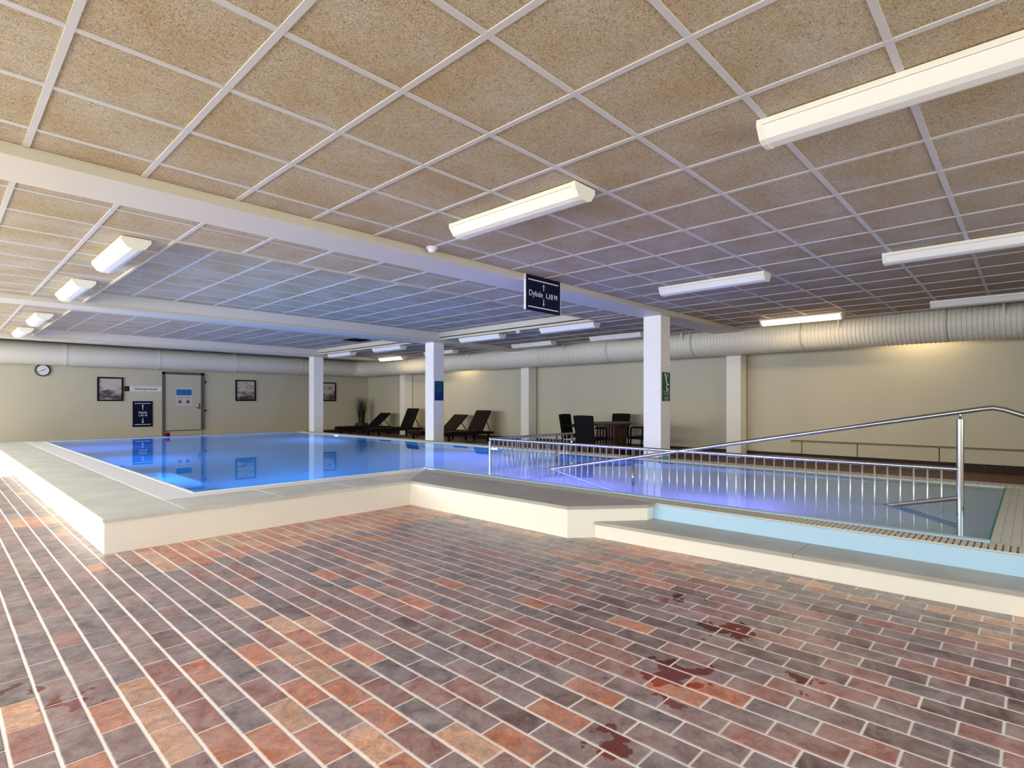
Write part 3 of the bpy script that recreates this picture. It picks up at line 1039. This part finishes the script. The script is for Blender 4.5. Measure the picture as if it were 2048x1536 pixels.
# hanging depth sign on the first beam
t = thing('depth_sign', 'navy depth sign with white arrows hanging from the near ceiling beam', 'sign', (5.165, 4.335, 2.50), 0)
mb = MB(); mb.box(-.325, .325, -.004, .016, -.205, .215); mb.build('sign_panel', M['navy'], t)
mb = MB(); mb.box(-.335, -.325, -.006, .018, -.207, .25); mb.box(.325, .333, -.006, .018, -.207, .217); mb.build('sign_edge', M['white'], t)
for a in (-.2, .16):
    mb = MB(); mb.box(a, a + .04, .0, .012, .215, .30); mb.build('hanger', M['white'], t)
mb = MB()
mb.box(-.285, .285, -.006, -.004, .155, .168); mb.box(-.285, .285, -.006, -.004, -.168, -.155)
arrow(mb, 0, -.005, .052, .135); arrow(mb, 0, -.005, -.045, -.135)
mb.build('printed_marks', M['white'], t)
text_mesh('Dybde', .098, M['white'], 'lettering', t, at(-.145, -.005, .0))
text_mesh('1,10 M', .085, M['white'], 'lettering', t, at(.15, -.005, -.002), bold=.0018)
# depth sign on the far wall
t = thing('depth_sign', 'upright navy depth sign with white arrows on the far wall beside the door', 'sign', (4.50, YW, .845), 0)
mb = MB(); mb.box(-.262, .262, -.018, 0, -.395, .395); mb.build('sign_panel', M['navy'], t)
mb = MB()
mb.box(-.21, .21, -.020, -.018, .315, .332); mb.box(-.21, .21, -.020, -.018, -.332, -.315)
arrow(mb, 0, -.019, .13, .29, .010, .034, .05); arrow(mb, 0, -.019, -.13, -.29, .010, .034, .05)
mb.build('printed_marks', M['white'], t)
text_mesh('Dybde', .085, M['white'], 'lettering', t, at(0, -.019, .045), bold=.001)
text_mesh('1,25 M', .085, M['white'], 'lettering', t, at(0, -.019, -.045), bold=.001)
# no-diving sign
t = thing('rule_sign', 'narrow white lettered sign left of the door with a black pictogram', 'sign', (4.52, YW, 1.615), 0)
mb = MB(); mb.box(-.36, .49, -.012, 0, -.075, .075); mb.build('sign_panel', M['white'], t)
mb = MB(); mb.box(-.49, -.365, -.014, 0, -.075, .075); mb.build('pictogram_panel', M['black'], t)
mb = MB()
mb.box(-.46, -.40, -.016, -.014, -.03, -.02)
mb.box(-.45, -.437, -.016, -.014, -.01, .03, Matrix.Rotation(0, 4, 'Y'))
mb.box(-.44, -.405, -.016, -.014, .0, .012)
mb.build('pictogram', M['red'], t)
text_mesh('Udspring forbudt', .088, M['black'], 'lettering', t, at(.055, -.013, 0), bold=.001)


# column posters (on the faces towards the camera side, facing -y)
def poster(label, x0, x1, y, z0, z1, m_up, m_lo, kind):
    t_ = thing('column_sign', label, 'sign', ((x0 + x1) / 2, y, (z0 + z1) / 2))
    hx, hz = (x1 - x0) / 2, (z1 - z0) / 2
    mb_ = MB()
    if kind == 'slip':
        mb_.box(-hx, hx, -.006, 0, -hz, hz); mb_.build('sign_panel', m_up, t_)
        mb_ = MB()
        # falling figure: head, trunk, arms, legs, puddle
        def limb(p, q, w):
            d = Vector((q[0] - p[0], 0, q[1] - p[1])).normalized(); s_ = Vector((-d.z, 0, d.x)) * w
            a, b = Vector((p[0], -.0075, p[1])), Vector((q[0], -.0075, q[1]))
            mb_.poly([a - s_, b - s_ * .8, b + s_ * .8, a + s_])
        limb((-.02, .17), (.0, .10), .022)
        limb((.0, .10), (.03, .04), .02)
        limb((-.01, .16), (-.065, .225), .012)
        limb((.0, .15), (.045, .215), .012)
        limb((.03, .05), (.095, .03), .014)
        limb((.02, .05), (.0, -.02), .014)
        limb((.0, -.02), (.06, -.035), .012)
        mb_.lathe([(.022, -.0085), (.022, -.007)], (-.032, 0, .20), 16, 'y')
        limb((-.005, -.055), (.085, -.055), .011)
        mb_.build('pictogram', M['white'], t_)
        mb_ = MB()
        for z_, a, b, h_ in [(-.085, -.11, .11, .010), (-.112, -.10, .10, .006), (-.132, -.06, .10, .006), (-.175, -.08, .11, .009), (-.195, -.07, .08, .006), (-.213, -.05, .08, .005), (-.228, -.08, .08, .005)]:
            mb_.box(a, b, -.0075, -.006, z_ - h_ / 2, z_ + h_ / 2)
        mb_.build('printed_lines', M['rim_beige'], t_)
    else:
        mb_.box(-hx, hx, -.006, 0, -.045, hz); mb_.build('upper_panel', m_up, t_)
        mb_ = MB(); mb_.box(-hx, hx, -.006, 0, -hz, -.045); mb_.build('lower_panel', m_lo, t_)
        mb_ = MB()
        for z_, a, b, h_ in [(.185, -.11, .07, .018), (.14, -.10, .09, .008), (.115, -.10, .08, .008), (.035, -.11, .06, .02), (.005, -.10, .07, .008), (-.02, -.10, .09, .008), (-.07, -.11, .0, .012), (-.10, .02, .09, .008), (-.135, -.10, -.03, .008), (-.16, .01, .08, .008)]:
            mb_.box(a, b, -.0075, -.006, z_ - h_ / 2, z_ + h_ / 2)
        mb_.build('printed_lines', M['mblue'], t_)


poster('dark green warning sign with a slipping figure on the front column', 8.375, 8.64, 4.458, 1.215, 1.70, M['green'], None, 'slip')
poster('teal and blue notice on the middle column', 8.365, 8.635, 10.437, 1.245, 1.715, M['teal'], M['dblue'], 'text')

# ------------------------------------------------------------------ door on the far wall
mb = MB(); mb.box(5.09, 6.13, YW - .035, YW, .31, 2.09, bev=.004)
door = tag(mb.build('door_1', M['door']), 'pale cream door with blue notice in the far wall', 'door', kind='structure')
for nm, a in (('frame_jamb', (5.02, 5.09, YW - .06, YW, .14, 2.16)), ('frame_jamb', (6.13, 6.22, YW - .06, YW, .31, 2.16)), ('frame_head', (5.02, 6.22, YW - .06, YW, 2.09, 2.17)), ('threshold', (5.09, 6.13, YW - .04, YW, .285, .31)), ('kick_panel', (5.09, 6.16, YW - .03, YW, .14, .285))):
    mb = MB(); mb.box(*a); mb.build(nm, M['door'] if nm == 'kick_panel' else M['door_frame'], door)
for z in (1.87, .93):
    mb = MB(); mb.box(6.22, 6.29, YW - .07, YW, z - .035, z + .035, bev=.01); mb.build('latch', M['dark_metal'], door)
mb = MB(); mb.box(6.07, 6.10, YW - .045, YW - .034, .98, 1.17); mb.tube([(6.085, YW - .04, 1.03), (6.085, YW - .085, 1.03), (5.98, YW - .085, 1.03)], .01, 8)
mb.build('handle', M['dark_metal'], door)
mb = MB(); mb.box(5.40, 5.86, YW - .040, YW - .034, 1.09, 1.68); mb.build('notice_paper', mat('notice_paper', (206, 202, 194), .6), door)
mb = MB(); mb.box(5.41, 5.85, YW - .043, YW - .040, 1.43, 1.62); mb.build('blue_notice', M['mblue'], door)
for x in (5.51, 5.74):
    mb = MB(); mb.lathe([(.055, -.003), (.055, .0)], (x, YW - .040, 1.22), 20, 'y'); mb.build('round_print', M['grey_pic'], door)
    mb = MB(); mb.box(x - .07, x + .07, YW - .0425, YW - .040, 1.345, 1.36); mb.build('printed_line', M['grey_pic'], door)


# ------------------------------------------------------------------ framed pictures and clock
def picture(label, x0, x1, z0, z1, seed):
    t_ = thing('framed_picture', label, 'picture', ((x0 + x1) / 2, YW, (z0 + z1) / 2), 0, 'framed pictures on the far wall')
    hx, hz, fw = (x1 - x0) / 2, (z1 - z0) / 2, .045
    for a in ((-hx, hx, -.035, 0, hz - fw, hz), (-hx, hx, -.035, 0, -hz, -hz + fw), (-hx, -hx + fw, -.035, 0, -hz + fw, hz - fw), (hx - fw, hx, -.035, 0, -hz + fw, hz - fw)):
        mb_ = MB(); mb_.box(*a); mb_.build('frame_bar', M['black'], t_)
    mb_ = MB(); mb_.box(-hx + fw, hx - fw, -.018, -.004, -hz + fw, hz - fw); mb_.build('print', picture_mat('grey_landscape_print', seed), t_)


picture('black framed grey picture left of the white lettered sign', 3.36, 4.0, 1.24, 1.95, 1.3)
picture('black framed grey picture between the door and the far column', 7.22, 7.90, 1.25, 1.98, 4.1)
picture('black framed grey picture half hidden by the far column', 10.30, 10.98, 1.25, 1.98, 7.7)
t = thing('wall_clock', 'round wall clock with dark rim high on the far wall', 'clock', (2.135, YW, 2.09))
mb = MB(); mb.lathe([(.17, 0), (.17, -.045), (.14, -.05), (.14, -.03)], n=32, axis='y'); mb.build('rim', M['dark_metal'], t)
mb = MB(); mb.lathe([(.14, -.026), (.14, -.034)], n=32, axis='y'); mb.build('clock_face', M['clock_face'], t)
mb = MB(); mb.box(-.006, .006, -.040, -.036, -.015, .08, Matrix.Rotation(1.05, 4, 'Y')); mb.build('hour_hand', M['black'], t)
mb = MB(); mb.box(-.004, .004, -.044, -.041, -.02, .11, Matrix.Rotation(-2.05, 4, 'Y')); mb.build('minute_hand', M['black'], t)

# low panelled ledge on the right wall
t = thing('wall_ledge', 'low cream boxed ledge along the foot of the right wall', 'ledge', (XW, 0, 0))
ys = [3.62, 3.45, 2.46, 1.2, -.1, -1.4]
for a, b in zip(ys, ys[1:]):
    mb = MB(); mb.box(-.045, 0, b + .008, a - .008, .137, .385); mb.build('front_panel', M['wall'], t)
mb = MB(); mb.box(-.065, 0, -1.4, 3.66, .390, .415, bev=.004); mb.build('top_rail', mat('ledge_top_shadow_brown', (128, 112, 80), .6), t)  # brown strip paints the shadow line along the ledge top
for y in ys[1:-1]:
    mb = MB(); mb.box(-.05, 0, y - .007, y + .007, .137, .392); mb.build('bracket', M['wood_dark'], t)


# ------------------------------------------------------------------ dining set
TX, TY = 10.78, 7.02
t = thing('dining_table', 'round brown wooden table on a slatted pedestal', 'table', (TX, TY, 0))
mb = MB(); mb.lathe([(.48, .70), (.50, .71), (.50, .738), (.495, .745)], n=40); mb.build('table_top', M['wood'], t)
mb = MB(); mb.lathe([(.40, .665), (.40, .70)], n=32); mb.build('apron', M['wood_dark'], t)
mb = MB(); mb.box(-.2, .2, -.2, .2, .03, .665); mb.build('pedestal_core', M['wood_dark'], t)
for k in range(7):
    p = -.235 + .0783 * k
    for a in ((-.255, -.215, p - .024, p + .024), (.215, .255, p - .024, p + .024), (p - .024, p + .024, -.255, -.215), (p - .024, p + .024, .215, .255)):
        mb = MB(); mb.box(a[0], a[1], a[2], a[3], .05, .66); mb.build('pedestal_slat', M['wood'], t)
mb = MB(); mb.box(-.28, .28, -.28, .28, 0, .05, bev=.01); mb.build('pedestal_base', M['wood_dark'], t)


def make_chair(label):
    t_ = thing('rattan_armchair', label, 'chair', (0, 0, 0), 0, 'rattan armchairs around the table')
    # faces +x, seat centre at the origin
    mb_ = MB(); mb_.box(-.25, .27, -.26, .26, .385, .445, bev=.018); mb_.build('seat', M['rattan'], t_)
    mb_ = MB()
    tilt = Matrix.Translation((-.235, 0, .33)) @ Matrix.Rotation(-.16, 4, 'Y')
    n_ = 7
    prev = None
    for i in range(n_):
        y_ = -.235 + .47 * i / (n_ - 1)
        w = .045 * (1 - (2 * i / (n_ - 1) - 1) ** 2)
        col = []
        for dx_ in (0, .035):
            for z_ in (0, .20, .42, .585 - .0 * w):
                yk = y_ * (1 + .05 * z_ / .6)
                col.append(mb_.bm.verts.new(tilt @ Vector((dx_ - w * .6, yk, z_ + (w * .3 if z_ > .5 else 0)))))
        if prev:
            for a, b in ((0, 1), (1, 2), (2, 3)):
                mb_.bm.faces.new((prev[a], prev[b], col[b], col[a]))
                mb_.bm.faces.new((prev[a + 4], col[a + 4], col[b + 4], prev[b + 4]))
            mb_.bm.faces.new((prev[3], prev[7], col[7], col[3])); mb_.bm.faces.new((prev[0], col[0], col[4], prev[4]))
        if i in (0, n_ - 1):
            for a, b in ((0, 1), (1, 2), (2, 3)):
                mb_.bm.faces.new((col[a], col[b], col[b + 4], col[a + 4]))
        prev = col
    mb_.build('backrest', M['rattan'], t_)
    for sx, sy in ((-1, -1), (-1, 1), (1, -1), (1, 1)):
        mb_ = MB(); mb_.tube([(sx * .24 - (.03 if sx < 0 else 0), sy * .235, 0), (sx * .22, sy * .235, .40)], .02, 8); mb_.build('leg', M['rattan'], t_)
    for sy in (-1, 1):
        mb_ = MB(); mb_.tube([(.22, sy * .25, .40), (.21, sy * .255, .62), (.17, sy * .26, .645), (-.25, sy * .265, .655)], .02, 8); mb_.build('armrest', M['rattan'], t_)
    return t_


c0 = make_chair('dark rattan armchair left of the round table, seen from the side')
c0.location = (10.55, 7.85, 0); c0.rotation_euler[2] = -HALF + .1
dup(c0, (9.86, 6.92, 0), .02, 'dark rattan armchair in front of the table with its back to the pool')
dup(c0, (11.70, 7.50, 0), math.pi + .05, 'dark rattan armchair behind the table, only its back showing')
dup(c0, (10.92, 6.22, 0), HALF, 'dark rattan armchair right of the table, partly behind the front column')


# ------------------------------------------------------------------ loungers
def lounger(label, y, hinge, ang, m_):
    """lies along x: foot at low x, raised back at high x"""
    t_ = thing('sun_lounger', label, 'lounger', (0, y, 0), 0, 'rattan sun loungers along the right wall')
    x0, x1, w, zs = 10.0, 12.05, .32, .30
    for s in (-1, 1):
        mb_ = MB(); mb_.box(x0, x1, s * w - .03, s * w + .03, zs - .07, zs, bev=.012); mb_.build('side_rail', m_, t_)
    for xx in (x0 + .25, x1 - .22):
        for s in (-1, 1):
            mb_ = MB(); mb_.box(xx - .03, xx + .03, s * w - .028, s * w + .028, 0, zs - .06, bev=.008); mb_.build('leg', m_, t_)
    mb_ = MB(); mb_.box(x0, x0 + .05, -w, w, zs - .07, zs, bev=.01); mb_.box(x1 - .05, x1, -w, w, zs - .07, zs, bev=.01); mb_.build('end_rail', m_, t_)
    mb_ = MB()
    mb_.box(x0 + .02, hinge, -w, w, zs - .005, zs + .04, bev=.014)
    mb_.build('bed', m_, t_)
    Lb = .74
    mt = Matrix.Translation((hinge, 0, zs + .02)) @ Matrix.Rotation(-ang, 4, 'Y')
    mb_ = MB(); mb_.box(0, Lb, -w - .01, w + .01, -.02, .022, mt, bev=.012); mb_.build('backrest', m_, t_)
    e = mt @ Vector((Lb * .55, 0, -.02))
    for s in (-1, 1):
        mb_ = MB(); mb_.tube([(e.x, s * (w - .06), e.z), (min(x1 - .06, e.x + .26), s * (w - .06), zs - .02)], .014, 8); mb_.build('prop', m_, t_)
    return t_


lounger('dark rattan lounger farthest away, beside the potted grass', 17.85, 11.38, math.radians(40), M['rattan'])
lounger('dark rattan lounger with steep back, just left of the middle column', 16.05, 11.58, math.radians(64), M['rattan'])
lounger('brown rattan lounger just right of the middle column, back half raised', 13.50, 11.36, math.radians(40), M['rattan_brown'])
lounger('brown rattan lounger with steep back, nearest the railing', 12.46, 11.56, math.radians(58), M['rattan_brown'])

# potted grass in the far corner
t = thing('potted_grass', 'tall dark grass plant in a pot in the far corner', 'plant', (11.86, 19.42, 0))
mb = MB(); mb.lathe([(.16, 0), (.22, .10), (.25, .30), (.24, .38), (.21, .385), (.20, .34)], n=24); mb.build('pot', M['pot'], t)
mb = MB()
for k in range(140):
    a = R.random() * 2 * math.pi
    r0 = .12 * math.sqrt(R.random())
    h = .7 + .5 * R.random()
    lean = .05 + .26 * R.random() ** 1.6
    w = .006 + .004 * R.random()
    d = Vector((math.cos(a), math.sin(a), 0)); s = Vector((-d.y, d.x, 0))
    pts = [d * r0 + Vector((0, 0, .33))]
    for q in (.35, .7, 1.0):
        pts.append(d * (r0 + lean * q ** 2) + Vector((0, 0, .33 + h * (q - .12 * lean * q ** 3))))
    ws = [w, w, w * .7, .001]
    for i in range(3):
        mb.poly([pts[i] - s * ws[i], pts[i] + s * ws[i], pts[i + 1] + s * ws[i + 1], pts[i + 1] - s * ws[i + 1]])
me = mb.mesh('grass_blades')
tag(link('grass_blades', me, M['leaf'], t), kind='stuff')

# ------------------------------------------------------------------ small items on the pool rim
t = thing('pool_toy', 'small red and dark blue object lying on the far pool rim', 'toy', (4.42, 17.0, ZP))
mb = MB(); mb.lathe([(.05, 0), (.065, .02), (.06, .06), (.03, .075)], n=18); mb.build('toy_base', M['navy'], t)
mb = MB(); mb.lathe([(.03, .07), (.07, .08), (.08, .10), (.04, .12)], n=18); mb.build('toy_top', M['red'], t)
t = thing('rim_marker', 'small teal object on the pool rim beside the front column', 'pool item', (8.17, 4.28, ZP + .006))
mb = MB(); mb.box(-.06, .06, -.10, .10, 0, .03, bev=.01); mb.build('item_body', M['teal_plastic'], t)
mb = MB(); mb.box(-.03, .03, -.05, .05, .03, .045, bev=.005); mb.build('item_grip', M['teal_plastic'], t)
